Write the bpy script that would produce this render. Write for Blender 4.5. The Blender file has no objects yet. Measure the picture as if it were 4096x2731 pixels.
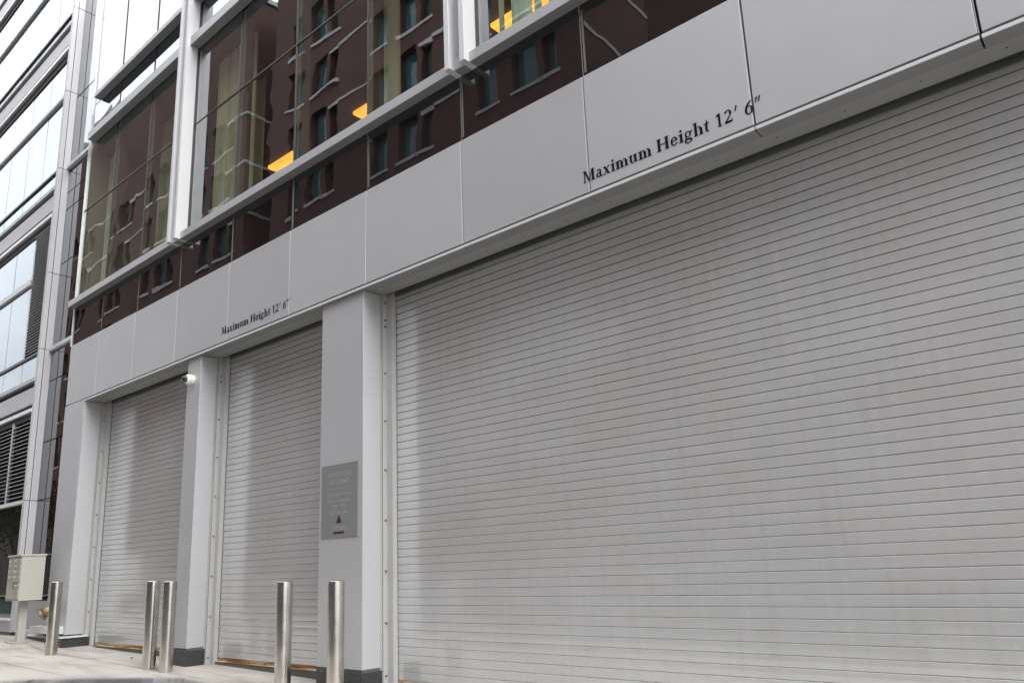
import bpy, math, random
from mathutils import Vector, Matrix
random.seed(7)
R = math.radians
scn = bpy.context.scene
col = scn.collection

# ------------------------------------------------------------------ camera
cam_d = bpy.data.cameras.new("camera"); cam = bpy.data.objects.new("camera", cam_d); col.objects.link(cam)
r3 = Vector((0.7559940764786713, 0.6534615726128716, -0.03822210679009402))
u3 = Vector((0.17482417314598642, -0.14529481273134837, 0.9738202739095055))
f2 = Vector((-0.6308006537829387, 0.7428845068458992, 0.22408289688269847))
CAM = Vector((0.0, -4.77474979, 1.02498105))
m = Matrix((r3, u3, -f2)).transposed().to_4x4(); m.translation = CAM
cam.matrix_world = m
cam_d.sensor_width = 36.0; cam_d.lens = 36.0 * 3073.41 / 4096.0
cam_d.shift_x = 18.183 / 4096.0; cam_d.shift_y = 189.008 / 4096.0
cam_d.clip_start = 0.05; cam_d.clip_end = 2000
cam_d.dof.use_dof = True; cam_d.dof.focus_distance = 8.5; cam_d.dof.aperture_fstop = 4.0
scn.camera = cam

# ------------------------------------------------------------------ world, sun, exposure
SUN_EL, SUN_ROT = R(40), R(95)
w = bpy.data.worlds.new("World"); scn.world = w; w.use_nodes = True
nt = w.node_tree; nt.nodes.clear()
out = nt.nodes.new('ShaderNodeOutputWorld'); bg = nt.nodes.new('ShaderNodeBackground')
sky = nt.nodes.new('ShaderNodeTexSky'); sky.sky_type = 'NISHITA'; sky.sun_disc = False
sky.sun_elevation = SUN_EL; sky.sun_rotation = SUN_ROT; sky.dust_density = 3.0
tc = nt.nodes.new('ShaderNodeTexCoord'); mp = nt.nodes.new('ShaderNodeMapping'); mp.inputs['Scale'].default_value = (1, 1, 2.6)
nz = nt.nodes.new('ShaderNodeTexNoise'); nz.inputs['Scale'].default_value = 2.3; nz.inputs['Detail'].default_value = 6; nz.inputs['Roughness'].default_value = .55
rp = nt.nodes.new('ShaderNodeValToRGB'); rp.color_ramp.elements[0].position = .30; rp.color_ramp.elements[0].color = (.62, .62, .62, 1)
rp.color_ramp.elements[1].position = .55; rp.color_ramp.elements[1].color = (1, 1, 1, 1)
nz2 = nt.nodes.new('ShaderNodeTexNoise'); nz2.inputs['Scale'].default_value = 1.1; nz2.inputs['Detail'].default_value = 4
rp2 = nt.nodes.new('ShaderNodeValToRGB'); rp2.color_ramp.elements[0].position = .3; rp2.color_ramp.elements[0].color = (13.0, 13.6, 14.5, 1)
rp2.color_ramp.elements[1].position = .7; rp2.color_ramp.elements[1].color = (18.5, 18.8, 19.2, 1)
mx = nt.nodes.new('ShaderNodeMixRGB')
L = nt.links.new
L(tc.outputs['Generated'], mp.inputs['Vector']); L(mp.outputs[0], nz.inputs['Vector']); L(mp.outputs[0], nz2.inputs['Vector'])
L(nz.outputs['Fac'], rp.inputs[0]); L(nz2.outputs['Fac'], rp2.inputs[0]); L(rp.outputs[0], mx.inputs[0]); L(sky.outputs[0], mx.inputs[1]); L(rp2.outputs[0], mx.inputs[2])
sxyz = nt.nodes.new('ShaderNodeSeparateXYZ'); L(tc.outputs['Generated'], sxyz.inputs[0])
zr = nt.nodes.new('ShaderNodeMapRange'); zr.inputs['From Min'].default_value = 0.0; zr.inputs['From Max'].default_value = 1.0; zr.inputs['To Min'].default_value = .62; zr.inputs['To Max'].default_value = 1.45
L(sxyz.outputs[2], zr.inputs['Value']); cm = nt.nodes.new('ShaderNodeVectorMath'); cm.operation = 'SCALE'; L(mx.outputs[0], cm.inputs[0]); L(zr.outputs[0], cm.inputs['Scale'])
L(cm.outputs[0], bg.inputs[0]); bg.inputs[1].default_value = 0.10; L(bg.outputs[0], out.inputs[0])

sd = bpy.data.lights.new("sun", 'SUN'); sd.energy = 1.5; sd.angle = R(35); sd.color = (1, .975, .94)
so = bpy.data.objects.new("sun", sd); col.objects.link(so)
sdir = Vector((math.cos(SUN_EL) * .995, math.cos(SUN_EL) * -.09, math.sin(SUN_EL)))
so.rotation_euler = sdir.to_track_quat('Z', 'Y').to_euler()
scn.view_settings.view_transform = 'Standard'; scn.view_settings.look = 'None'
scn.view_settings.exposure = 0.94; scn.view_settings.gamma = 1.0
scn.cycles.max_bounces = 10; scn.cycles.glossy_bounces = 5; scn.cycles.transparent_max_bounces = 12
scn.cycles.use_denoising = True

# ------------------------------------------------------------------ materials
def nodes(name):
    mt = bpy.data.materials.new(name); mt.use_nodes = True
    t = mt.node_tree; b = t.nodes['Principled BSDF']; return mt, t, b
def setc(b, c): b.inputs['Base Color'].default_value = (c[0], c[1], c[2], 1)
def add_noise(t, scale=(1, 1, 1), nscale=5, detail=4, rnd=False):
    tc = t.nodes.new('ShaderNodeTexCoord'); mp = t.nodes.new('ShaderNodeMapping'); mp.inputs['Scale'].default_value = scale
    n = t.nodes.new('ShaderNodeTexNoise'); n.inputs['Scale'].default_value = nscale; n.inputs['Detail'].default_value = detail
    if rnd:
        oi = t.nodes.new('ShaderNodeObjectInfo'); mu = t.nodes.new('ShaderNodeMath'); mu.operation = 'MULTIPLY'; mu.inputs[1].default_value = 57.0
        t.links.new(oi.outputs['Random'], mu.inputs[0])
        va = t.nodes.new('ShaderNodeVectorMath'); va.operation = 'ADD'
        t.links.new(tc.outputs['Object'], va.inputs[0]); t.links.new(mu.outputs[0], va.inputs[1]); t.links.new(va.outputs[0], mp.inputs['Vector'])
    else:
        t.links.new(tc.outputs['Object'], mp.inputs['Vector'])
    t.links.new(mp.outputs[0], n.inputs['Vector']); return n
def ramp(t, src, stops):
    r = t.nodes.new('ShaderNodeValToRGB'); e = r.color_ramp.elements
    e[0].position, e[0].color = stops[0][0], (*stops[0][1], 1); e[1].position, e[1].color = stops[-1][0], (*stops[-1][1], 1)
    for p, c in stops[1:-1]:
        x = e.new(p); x.color = (*c, 1)
    t.links.new(src, r.inputs[0]); return r
def mul(c, k): return tuple(x * k for x in c)
def metal_paint(name, c, metallic=.3, rough=.38, var=.05, bump=.0, streak=False, rvar=.06, spec=.5):
    mt, t, b = nodes(name)
    n = add_noise(t, (9, 9, .5) if streak else (1, 1, 1), 2.2 if streak else 1.3, 6, True)
    r = ramp(t, n.outputs['Fac'], [(.3, mul(c, 1 - var)), (.7, mul(c, 1 + var))]); t.links.new(r.outputs[0], b.inputs['Base Color'])
    b.inputs['Metallic'].default_value = metallic; b.inputs['Specular IOR Level'].default_value = spec
    n2 = add_noise(t, (1, 1, 1), 7, 5, True)
    mr = t.nodes.new('ShaderNodeMapRange'); mr.inputs['To Min'].default_value = rough - rvar; mr.inputs['To Max'].default_value = rough + rvar
    t.links.new(n2.outputs['Fac'], mr.inputs['Value']); t.links.new(mr.outputs[0], b.inputs['Roughness'])
    if bump:
        n3 = add_noise(t, (1, 1, 1), 1.6, 2, True); bp = t.nodes.new('ShaderNodeBump'); bp.inputs['Distance'].default_value = bump; bp.inputs['Strength'].default_value = 1
        t.links.new(n3.outputs['Fac'], bp.inputs['Height']); t.links.new(bp.outputs[0], b.inputs['Normal'])
    return mt
M = {}
def vary(mt, lo, hi):
    t = mt.node_tree; b = t.nodes['Principled BSDF']; lk = b.inputs['Base Color'].links[0].from_socket
    oi = t.nodes.new('ShaderNodeObjectInfo'); mr = t.nodes.new('ShaderNodeMapRange'); mr.inputs['To Min'].default_value = lo; mr.inputs['To Max'].default_value = hi
    t.links.new(oi.outputs['Random'], mr.inputs['Value']); vm = t.nodes.new('ShaderNodeVectorMath'); vm.operation = 'SCALE'
    t.links.new(lk, vm.inputs[0]); t.links.new(mr.outputs[0], vm.inputs['Scale']); t.links.new(vm.outputs[0], b.inputs['Base Color']); return mt
M['panel'] = metal_paint('panel_paint', (.52, .52, .535), .35, .40, .022, .0025, spec=.15); vary(M['panel'], .93, 1.03)
M['panel_white'] = metal_paint('white_metal_paint', (.66, .66, .67), .15, .40, .03, .001)
M['ledge'] = metal_paint('ledge_paint', (.43, .43, .445), .2, .40, .03, .001)
M['trim'] = metal_paint('bright_trim', (.68, .70, .70), .3, .35, .03)
M['soffit'] = metal_paint('soffit_paint', (.32, .325, .315), .2, .4, .04); M['underside_shade'] = metal_paint('underside_shade_paint', (.26, .265, .265), .2, .4, .04)  # second one: panel paint darkened to put underside shade into the colour
M['dark'] = metal_paint('dark_gap', (.03, .028, .03), 0, .6, .1)
M['frame_dark'] = metal_paint('dark_bronze_frame', (.05, .05, .05), .2, .4, .1)
M['mullion'] = metal_paint('olive_inner_mullion', (.15, .145, .11), 0, .5, .05)
M['grayside'] = metal_paint('gray_cladding', (.42, .43, .43), .3, .4, .03)
M['box_cream'] = metal_paint('cream_box_paint', (.40, .395, .345), 0, .42, .04)
M['box_cream2'] = metal_paint('taupe_door_paint', (.34, .33, .285), 0, .42, .04)
M['chrome'] = metal_paint('small_lock_metal', (.8, .78, .7), 1, .25, .03)
M['ivory'] = metal_paint('ivory_plastic', (.80, .78, .70), 0, .35, .02)
M['brass'] = metal_paint('worn_brass', (.20, .165, .10), .7, .5, .15)
M['rubber'] = metal_paint('rubber_seal', (.10, .105, .10), 0, .55, .15)
M['letter'] = metal_paint('black_lettering', (.006, .006, .007), 0, .6, .1, spec=.1)
M['sign'] = metal_paint('sign_plate', (.235, .245, .235), .25, .42, .03)
M['sign_text'] = metal_paint('sign_engraving', (.31, .335, .33), .1, .45, .02)
M['purple'] = metal_paint('logo_purple', (.055, .005, .035), 0, .4, .02)
M['interior'] = metal_paint('interior_wall', (.22, .21, .19), 0, .8, .1)
M['interior_dark'] = metal_paint('interior_ceiling', (.10, .10, .10), 0, .8, .1)
M['beige_col'] = metal_paint('interior_column', (.66, .66, .54), 0, .7, .03)
M['asphalt'] = metal_paint('asphalt_road', (.055, .055, .058), 0, .85, .25)
M['kerb'] = metal_paint('kerb_granite', (.33, .32, .31), 0, .8, .2)
M['car'] = metal_paint('slate_car_paint', (.045, .06, .085), .5, .22, .05); M['car'].node_tree.nodes['Principled BSDF'].inputs['Coat Weight'].default_value = 1
M['car_glass'] = metal_paint('car_window', (.02, .025, .03), 0, .05, .0, rvar=.01)
M['car_lamp'] = metal_paint('car_lamp', (.7, .7, .7), .6, .1, .0, rvar=.01)
M['bark'] = metal_paint('tree_bark', (.09, .07, .05), 0, .9, .3)
M['stone'] = metal_paint('white_stone_trim', (.46, .45, .46), 0, .8, .12)
M['rust_bolt'] = metal_paint('weathered_bolt', (.28, .22, .16), .6, .45, .3)
M['conduit'] = metal_paint('guide_beige', (.36, .35, .32), 0, .5, .1, streak=True)
M['paper'] = metal_paint('red_scrap', (.25, .05, .03), 0, .8, .2)

def shutter_mat():
    mt, t, b = nodes('shutter_slats')
    n = add_noise(t, (7, 1, .35), 2.6, 7); r = ramp(t, n.outputs['Fac'], [(.25, (.500, .499, .496)), (.5, (.532, .533, .534)), (.62, (.538, .539, .540)), (.8, (.568, .570, .572))])
    # dirt band of stains
    n2 = add_noise(t, (.6, 1, 1.1), 1.2, 5); r2 = ramp(t, n2.outputs['Fac'], [(.35, (.90, .89, .87)), (.62, (1, 1, 1))])
    mx = t.nodes.new('ShaderNodeMixRGB'); mx.blend_type = 'MULTIPLY'; mx.inputs[0].default_value = .8
    t.links.new(r.outputs[0], mx.inputs[1]); t.links.new(r2.outputs[0], mx.inputs[2]); t.links.new(mx.outputs[0], b.inputs['Base Color'])
    b.inputs['Metallic'].default_value = .2; b.inputs['Coat Weight'].default_value = 1; b.inputs['Coat IOR'].default_value = 1.9; b.inputs['Coat Roughness'].default_value = .10
    n3 = add_noise(t, (5, 1, .5), 3, 5); mr = t.nodes.new('ShaderNodeMapRange'); mr.inputs['To Min'].default_value = .24; mr.inputs['To Max'].default_value = .28
    t.links.new(n3.outputs['Fac'], mr.inputs['Value']); t.links.new(mr.outputs[0], b.inputs['Roughness'])
    return mt
M['shutter'] = shutter_mat()
M['slat_lip'] = metal_paint('slat_lip_highlight', (.88, .90, .91), .0, .4, .05); M['slat_slot'] = metal_paint('slat_slot_shade', (.09, .08, .078), 0, .8, .2)  # lip and slot tones paint in the highlight and shade line of each slat
def rust_mat():
    mt, t, b = nodes('rusty_white_angle')
    n = add_noise(t, (1.3, 1, 18), 1.6, 4); r = ramp(t, n.outputs['Fac'], [(.40, (.42, .37, .27)), (.50, (.33, .17, .05)), (.62, (.20, .08, .02)), (.78, (.07, .03, .015))])
    t.links.new(r.outputs[0], b.inputs['Base Color']); b.inputs['Roughness'].default_value = .75
    bp = t.nodes.new('ShaderNodeBump'); bp.inputs['Distance'].default_value = .003; t.links.new(n.outputs['Fac'], bp.inputs['Height']); t.links.new(bp.outputs[0], b.inputs['Normal']); return mt
M['rust'] = rust_mat()
def guide_mat():
    mt, t, b = nodes('guide_paint')
    n = add_noise(t, (6, 6, 1.2), 4, 8); r = ramp(t, n.outputs['Fac'], [(.3, (.46, .46, .455)), (.72, (.43, .43, .425)), (.82, (.38, .31, .23))])
    t.links.new(r.outputs[0], b.inputs['Base Color']); b.inputs['Roughness'].default_value = .45; b.inputs['Metallic'].default_value = .15; return mt
M['guide'] = guide_mat()
def granite_mat():
    mt, t, b = nodes('dark_granite')
    n = add_noise(t, (1, 1, 1), 60, 6); r = ramp(t, n.outputs['Fac'], [(.35, (.018, .018, .020)), (.6, (.05, .05, .052)), (.72, (.13, .13, .13))])
    t.links.new(r.outputs[0], b.inputs['Base Color']); b.inputs['Roughness'].default_value = .35; return mt
M['granite'] = granite_mat()
def steel_mat():
    mt, t, b = nodes('brushed_stainless')
    setc(b, (.62, .60, .56)); b.inputs['Metallic'].default_value = 1
    n = add_noise(t, (.2, .2, 1), 6, 4); mr = t.nodes.new('ShaderNodeMapRange'); mr.inputs['To Min'].default_value = .19; mr.inputs['To Max'].default_value = .25
    t.links.new(n.outputs['Fac'], mr.inputs['Value']); t.links.new(mr.outputs[0], b.inputs['Roughness']); 
    n2 = add_noise(t, (1, 1, .6), 9, 5, True); r = ramp(t, n2.outputs['Fac'], [(.3, (.50, .48, .44)), (.7, (.68, .66, .62))]); t.links.new(r.outputs[0], b.inputs['Base Color'])
    return mt
M['steel'] = steel_mat()
def concrete_mat():
    mt, t, b = nodes('sidewalk_concrete')
    n = add_noise(t, (.5, 2.2, 1), 1.6, 9); r = ramp(t, n.outputs['Fac'], [(.28, (.30, .278, .245)), (.5, (.405, .380, .338)), (.75, (.455, .430, .388))])
    n2 = add_noise(t, (.9, 4.5, 1), 1.1, 6); r2 = ramp(t, n2.outputs['Fac'], [(.30, (.66, .65, .64)), (.46, (1, 1, 1))])
    n4 = add_noise(t, (1, 1, 1), 45, 4); r4 = ramp(t, n4.outputs['Fac'], [(.35, (.86, .86, .86)), (.6, (1, 1, 1))])
    vo = t.nodes.new('ShaderNodeTexVoronoi'); vo.inputs['Scale'].default_value = 2.6
    tc = t.nodes.new('ShaderNodeTexCoord'); t.links.new(tc.outputs['Object'], vo.inputs['Vector'])
    r5 = ramp(t, vo.outputs['Distance'], [(.02, (.28, .24, .22)), (.05, (1, 1, 1))])
    cur = r.outputs[0]
    for q in (r2, r4, r5):
        mx = t.nodes.new('ShaderNodeMixRGB'); mx.blend_type = 'MULTIPLY'; mx.inputs[0].default_value = .75
        t.links.new(cur, mx.inputs[1]); t.links.new(q.outputs[0], mx.inputs[2]); cur = mx.outputs[0]
    t.links.new(cur, b.inputs['Base Color']); b.inputs['Roughness'].default_value = .8
    bp = t.nodes.new('ShaderNodeBump'); bp.inputs['Distance'].default_value = .002; t.links.new(n4.outputs['Fac'], bp.inputs['Height']); t.links.new(bp.outputs[0], b.inputs['Normal'])
    return mt
M['concrete'] = concrete_mat()
def brick_mat(name, c1, c2):
    mt, t, b = nodes(name)
    tc = t.nodes.new('ShaderNodeTexCoord'); sx = t.nodes.new('ShaderNodeSeparateXYZ'); cx = t.nodes.new('ShaderNodeCombineXYZ'); ad = t.nodes.new('ShaderNodeMath'); ad.operation = 'ADD'
    t.links.new(tc.outputs['Object'], sx.inputs[0]); t.links.new(sx.outputs[0], ad.inputs[0]); t.links.new(sx.outputs[1], ad.inputs[1]); t.links.new(ad.outputs[0], cx.inputs[0]); t.links.new(sx.outputs[2], cx.inputs[1])
    br = t.nodes.new('ShaderNodeTexBrick'); br.inputs['Scale'].default_value = 1; br.inputs['Brick Width'].default_value = .42; br.inputs['Row Height'].default_value = .14; br.inputs['Mortar Size'].default_value = .012
    br.inputs['Color1'].default_value = (*c1, 1); br.inputs['Color2'].default_value = (*c2, 1); br.inputs['Mortar'].default_value = (.10, .07, .06, 1)
    t.links.new(cx.outputs[0], br.inputs['Vector'])
    n = add_noise(t, (1, 1, 1), .9, 5); r = ramp(t, n.outputs['Fac'], [(.3, (.8, .8, .8)), (.7, (1.1, 1.1, 1.1))])
    mx = t.nodes.new('ShaderNodeMixRGB'); mx.blend_type = 'MULTIPLY'; mx.inputs[0].default_value = 1
    t.links.new(br.outputs[0], mx.inputs[1]); t.links.new(r.outputs[0], mx.inputs[2]); t.links.new(mx.outputs[0], b.inputs['Base Color']); b.inputs['Roughness'].default_value = .85; return mt
M['brick'] = brick_mat('red_brick', (.105, .034, .026), (.060, .024, .021))
M['brick2'] = brick_mat('orange_brick', (.26, .11, .06), (.18, .08, .05))

def glass_mat(name, ior, tint=None, wave=.004, under=(.012, .010, .010), rscale=(.9, .9, 1.7), gl=(.95, .97, 1.0)):
    """coated glazing: wavy mirror over a tinted pane (tint) or an opaque dark back (tint None)"""
    mt = bpy.data.materials.new(name); mt.use_nodes = True; t = mt.node_tree; t.nodes.clear()
    o = t.nodes.new('ShaderNodeOutputMaterial'); g = t.nodes.new('ShaderNodeBsdfGlossy'); g.inputs['Roughness'].default_value = .0; g.inputs['Color'].default_value = (*gl, 1)
    n = add_noise(t, rscale, 1.15, 1.5, True); bp = t.nodes.new('ShaderNodeBump'); bp.inputs['Distance'].default_value = wave; bp.inputs['Strength'].default_value = 1
    t.links.new(n.outputs['Fac'], bp.inputs['Height']); t.links.new(bp.outputs[0], g.inputs['Normal'])
    fr = t.nodes.new('ShaderNodeFresnel'); fr.inputs['IOR'].default_value = ior
    if tint:
        u = t.nodes.new('ShaderNodeBsdfTransparent'); u.inputs['Color'].default_value = (*tint, 1)
    else:
        u = t.nodes.new('ShaderNodeBsdfDiffuse'); u.inputs['Color'].default_value = (*under, 1)
    ge = t.nodes.new('ShaderNodeNewGeometry'); iv = t.nodes.new('ShaderNodeMath'); iv.operation = 'SUBTRACT'; iv.inputs[0].default_value = 1.0
    t.links.new(ge.outputs['Backfacing'], iv.inputs[1]); mm = t.nodes.new('ShaderNodeMath'); mm.operation = 'MULTIPLY'
    t.links.new(fr.outputs[0], mm.inputs[0]); t.links.new(iv.outputs[0], mm.inputs[1])
    ms = t.nodes.new('ShaderNodeMixShader'); t.links.new(mm.outputs[0], ms.inputs[0]); t.links.new(u.outputs[0], ms.inputs[1]); t.links.new(g.outputs[0], ms.inputs[2]); t.links.new(ms.outputs[0], o.inputs[0]); return mt
M['glass'] = glass_mat('vision_glass', 2.9, (.93, .95, .88), .0017)
M['glass_high'] = glass_mat('opaque_sky_glass', 3.0, None, .0017, gl=(.88, .93, .98))
M['spandrel'] = glass_mat('dark_spandrel_glass', 1.85, None, .0018)
M['glass_left'] = glass_mat('neighbour_glass', 2.5, None, .0015, (.10, .12, .12), gl=(.78, .84, .90))
M['glass_opp'] = glass_mat('opposite_window_glass', 1.4, None, .004, (.05, .13, .14))
M['glass_low'] = glass_mat('street_level_glass', 1.6, None, .0012, (.02, .022, .02), gl=(.80, .95, .90))
def curtain_mat(name, c):
    mt, t, b = nodes(name)
    n = add_noise(t, (14, 1, .15), 2, 3); r = ramp(t, n.outputs['Fac'], [(.3, mul(c, .7)), (.7, mul(c, 1.1))]); t.links.new(r.outputs[0], b.inputs['Base Color']); b.inputs['Roughness'].default_value = .9; return mt
M['curtain'] = curtain_mat('sheer_curtain', (.46, .45, .38)); M['blind'] = curtain_mat('vertical_blind', (.60, .66, .56))
def emit(name, c, s):
    mt = bpy.data.materials.new(name); mt.use_nodes = True; t = mt.node_tree; t.nodes.clear(); o = t.nodes.new('ShaderNodeOutputMaterial'); e = t.nodes.new('ShaderNodeEmission')
    n = add_noise(t, (1, 14, 1), 1.5, 2); r = ramp(t, n.outputs['Fac'], [(.35, mul(c, .7)), (.6, c)]); t.links.new(r.outputs[0], e.inputs[0]); e.inputs[1].default_value = s; t.links.new(e.outputs[0], o.inputs[0]); return mt
M['lamp'] = emit('ceiling_lamp', (1.0, .46, .06), 1.15)
def leaf_mat():
    mt, t, b = nodes('autumn_leaves'); oi = add_noise(t, (1, 1, 1), 1.6, 3); r = ramp(t, oi.outputs['Fac'], [(.3, (.04, .05, .015)), (.5, (.10, .07, .02)), (.7, (.20, .09, .03))]); t.links.new(r.outputs[0], b.inputs['Base Color']); b.inputs['Roughness'].default_value = .8; return mt
M['leaf'] = leaf_mat()

# ------------------------------------------------------------------ mesh helpers
class MB:
    def __init__(s): s.v = []; s.f = []; s.m = []; s.mats = []; s.cur = 0
    def mat(s, mt):
        if mt not in s.mats: s.mats.append(mt)
        s.cur = s.mats.index(mt); return s
    def add(s, vs, fs):
        o = len(s.v); s.v += [tuple(p) for p in vs]
        for f in fs: s.f.append(tuple(i + o for i in f)); s.m.append(s.cur)
        return s
    def box(s, x0, x1, y0, y1, z0, z1):
        return s.add([(x0, y0, z0), (x1, y0, z0), (x1, y1, z0), (x0, y1, z0), (x0, y0, z1), (x1, y0, z1), (x1, y1, z1), (x0, y1, z1)],
                     [(0, 3, 2, 1), (4, 5, 6, 7), (0, 1, 5, 4), (1, 2, 6, 5), (2, 3, 7, 6), (3, 0, 4, 7)])
    def prism_x(s, prof, x0, x1, closed=True, caps=True):
        """profile [(y,z)...] swept along x"""
        n = len(prof); vs = [(x0, y, z) for y, z in prof] + [(x1, y, z) for y, z in prof]
        fs = [(i, (i + 1) % n, n + (i + 1) % n, n + i) for i in range(n if closed else n - 1)]
        if closed and caps: fs += [tuple(range(n))[::-1], tuple(range(n, 2 * n))]
        return s.add(vs, fs)
    def lathe(s, prof, c=(0, 0, 0), axis='Z', n=32):
        """profile [(r,h)...] turned round an axis through c"""
        vs = []; fs = []
        for r, h in prof:
            for k in range(n):
                a = 2 * math.pi * k / n; x, y = r * math.cos(a), r * math.sin(a)
                p = {'Z': (x, y, h), 'Y': (x, h, y), 'X': (h, x, y)}[axis]; vs.append((p[0] + c[0], p[1] + c[1], p[2] + c[2]))
        for j in range(len(prof) - 1):
            for k in range(n):
                fs.append((j * n + k, j * n + (k + 1) % n, (j + 1) * n + (k + 1) % n, (j + 1) * n + k))
        fs.append(tuple(range(n))[::-1]); fs.append(tuple(range((len(prof) - 1) * n, len(prof) * n))); return s.add(vs, fs)
    def build(s, name, mat=None, parent=None, loc=None, bevel=0, smooth=False):
        me = bpy.data.meshes.new(name); me.from_pydata(s.v, [], s.f); me.validate()
        for mt in (s.mats or [mat]): me.materials.append(mt)
        if s.mats: me.polygons.foreach_set('material_index', s.m[:len(me.polygons)])
        import bmesh as _b
        bm = _b.new(); bm.from_mesh(me); _b.ops.recalc_face_normals(bm, faces=bm.faces); bm.to_mesh(me); bm.free()
        if smooth:
            me.polygons.foreach_set('use_smooth', [True] * len(me.polygons))
            try: me.set_sharp_from_angle(angle=R(40))
            except Exception: pass
        o = bpy.data.objects.new(name, me); col.objects.link(o)
        if loc is not None: o.location = loc
        if parent is not None:
            o.parent = parent
            if loc is None: o.location = -wloc(parent)
        if bevel:
            bv = o.modifiers.new('bevel', 'BEVEL'); bv.width = bevel; bv.segments = 2; bv.limit_method = 'ANGLE'
        return o
def wloc(o):
    p = Vector(o.location)
    while o.parent: o = o.parent; p += Vector(o.location)
    return p
def thing(name, label, cat, loc=(0, 0, 0), group=None):
    o = bpy.data.objects.new(name, None); col.objects.link(o); o.location = loc; o.empty_display_size = .2
    return tag(o, label, cat, group)
def tag(o, label=None, cat=None, group=None, kind=None):
    if label: o['label'] = label
    if cat: o['category'] = cat
    if group: o['group'] = group
    if kind: o['kind'] = kind
    return o

# ------------------------------------------------------------------ ground
GX = [(-220, .22), (-30, .22), (-15, .215), (-13.6, .155), (-12.7, .062), (-9.4, -.006), (-5.9, -.09), (0, -.22), (6, -.36), (60, -.36)]
def gz(x):
    for (a, za), (b, zb) in zip(GX, GX[1:]):
        if a <= x <= b: return za + (zb - za) * (x - a) / (b - a)
    return 0
b = MB(); ys = [-3.3, .9]; nx = []
xs = sorted(set([p[0] for p in GX] + [-18 + 1.0 * i for i in range(24)]))
vs = [(x, y, gz(x)) for x in xs for y in ys]; b.add(vs, [(2 * i, 2 * i + 2, 2 * i + 3, 2 * i + 1) for i in range(len(xs) - 1)])
tag(b.build('sidewalk', M['concrete']), kind='structure')
b = MB()
for x in [-20.9 + 1.92 * i for i in range(14)]:
    b.add([(x, -3.28, gz(x) + .0025), (x + .012, -3.28, gz(x + .012) + .0025), (x + .012, .2, gz(x + .012) + .0025), (x, .2, gz(x) + .0025)], [(0, 1, 2, 3)])
for y in (-.32, -1.12, -2.2):
    vs = [(x, yy, gz(x) + .0025) for x in xs for yy in (y, y + .011)]; b.add(vs, [(2 * i, 2 * i + 2, 2 * i + 3, 2 * i + 1) for i in range(len(xs) - 1)])
tag(b.build('sidewalk_joints', metal_paint('joint_dirt', (.26, .22, .2), 0, .9, .3)), kind='structure')
b = MB(); vs = [(x, y, gz(x) - dz) for x in xs for y, dz in ((-3.3, .0), (-3.45, .0), (-3.45, .2))]
b.add(vs, [(3 * i + k, 3 * i + 3 + k, 3 * i + 4 + k, 3 * i + 1 + k) for i in range(len(xs) - 1) for k in (0, 1)])
tag(b.build('kerb', M['kerb']), kind='structure')
b = MB(); vs = [(x, y, gz(x) - .15) for x in xs for y in (-3.44, -15.0)]; b.add(vs, [(2 * i, 2 * i + 2, 2 * i + 3, 2 * i + 1) for i in range(len(xs) - 1)])
tag(b.build('road', M['asphalt']), kind='structure')
b = MB(); vs = [(x, y, gz(x) - .0) for x in xs for y in (-15.0, -18.2)]; b.add(vs, [(2 * i, 2 * i + 2, 2 * i + 3, 2 * i + 1) for i in range(len(xs) - 1)])
tag(b.build('far_pavement', M['concrete']), kind='structure')
b = MB(); b.add([(-900, -900, -.6), (900, -900, -.6), (900, 900, -.6), (-900, 900, -.6)], [(0, 1, 2, 3)])
tag(b.build('ground', M['asphalt']), kind='structure')

# ------------------------------------------------------------------ main building
J = [-13.788, -12.629, -11.342, -10.025, -8.648, -7.299, -5.910, -4.516, -3.106, -1.733, -0.377, 1.0, 2.38, 3.76, 5.1]
FB, FT, SO = 3.915, 4.955, 3.868
LA0, LA1 = 5.64, 5.745
main = thing('office_building', 'gray metal clad building with three roller shutters and glass windows above', 'building', (-6, 0, 0))
def part(bm, name, mat, parent=main, **k): return bm.build(name, mat, parent, **k)
# structural backing: behind fascia and walls, slabs, rear wall
b = MB(); b.box(-13.76, 5.1, .06, .36, SO + .04, 5.62); part(b, 'lintel_wall', M['dark'])
b = MB(); b.box(-13.76, 5.1, 7.0, 7.2, -.3, 13); b.box(5.1, 5.3, 0, 7.2, -.4, 13); b.box(-13.76, -13.70, .05, 7.0, 5.70, 13); part(b, 'rear_wall', M['interior'])
b = MB(); b.box(-13.76, 5.1, .10, 7.0, 5.35, 5.60); part(b, 'floor_slab', M['interior_dark'])
b = MB(); b.box(-13.76, 5.1, .10, 7.0, 8.66, 9.45); part(b, 'ceiling_slab', M['interior_dark'])
b = MB(); b.box(-13.76, 5.1, .10, 7.0, 12.9, 13.2); part(b, 'roof_slab', M['interior_dark'])
# fascia panels
for i in range(len(J) - 1):
    g = .0075 if i < 9 else .011
    b = MB(); x0, x1 = J[i] + (0 if i == 0 else g), J[i + 1] - g; b.box(x0, x1, 0, .03, FB, FT)
    part(b, 'fascia_panel', M['panel'], bevel=.003)
for x in J[1:-1]: b = MB(); b.box(x - .007, x - .0035, .004, .05, FB, FT - .0); part(b, 'joint_trim', M['trim'])
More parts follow.
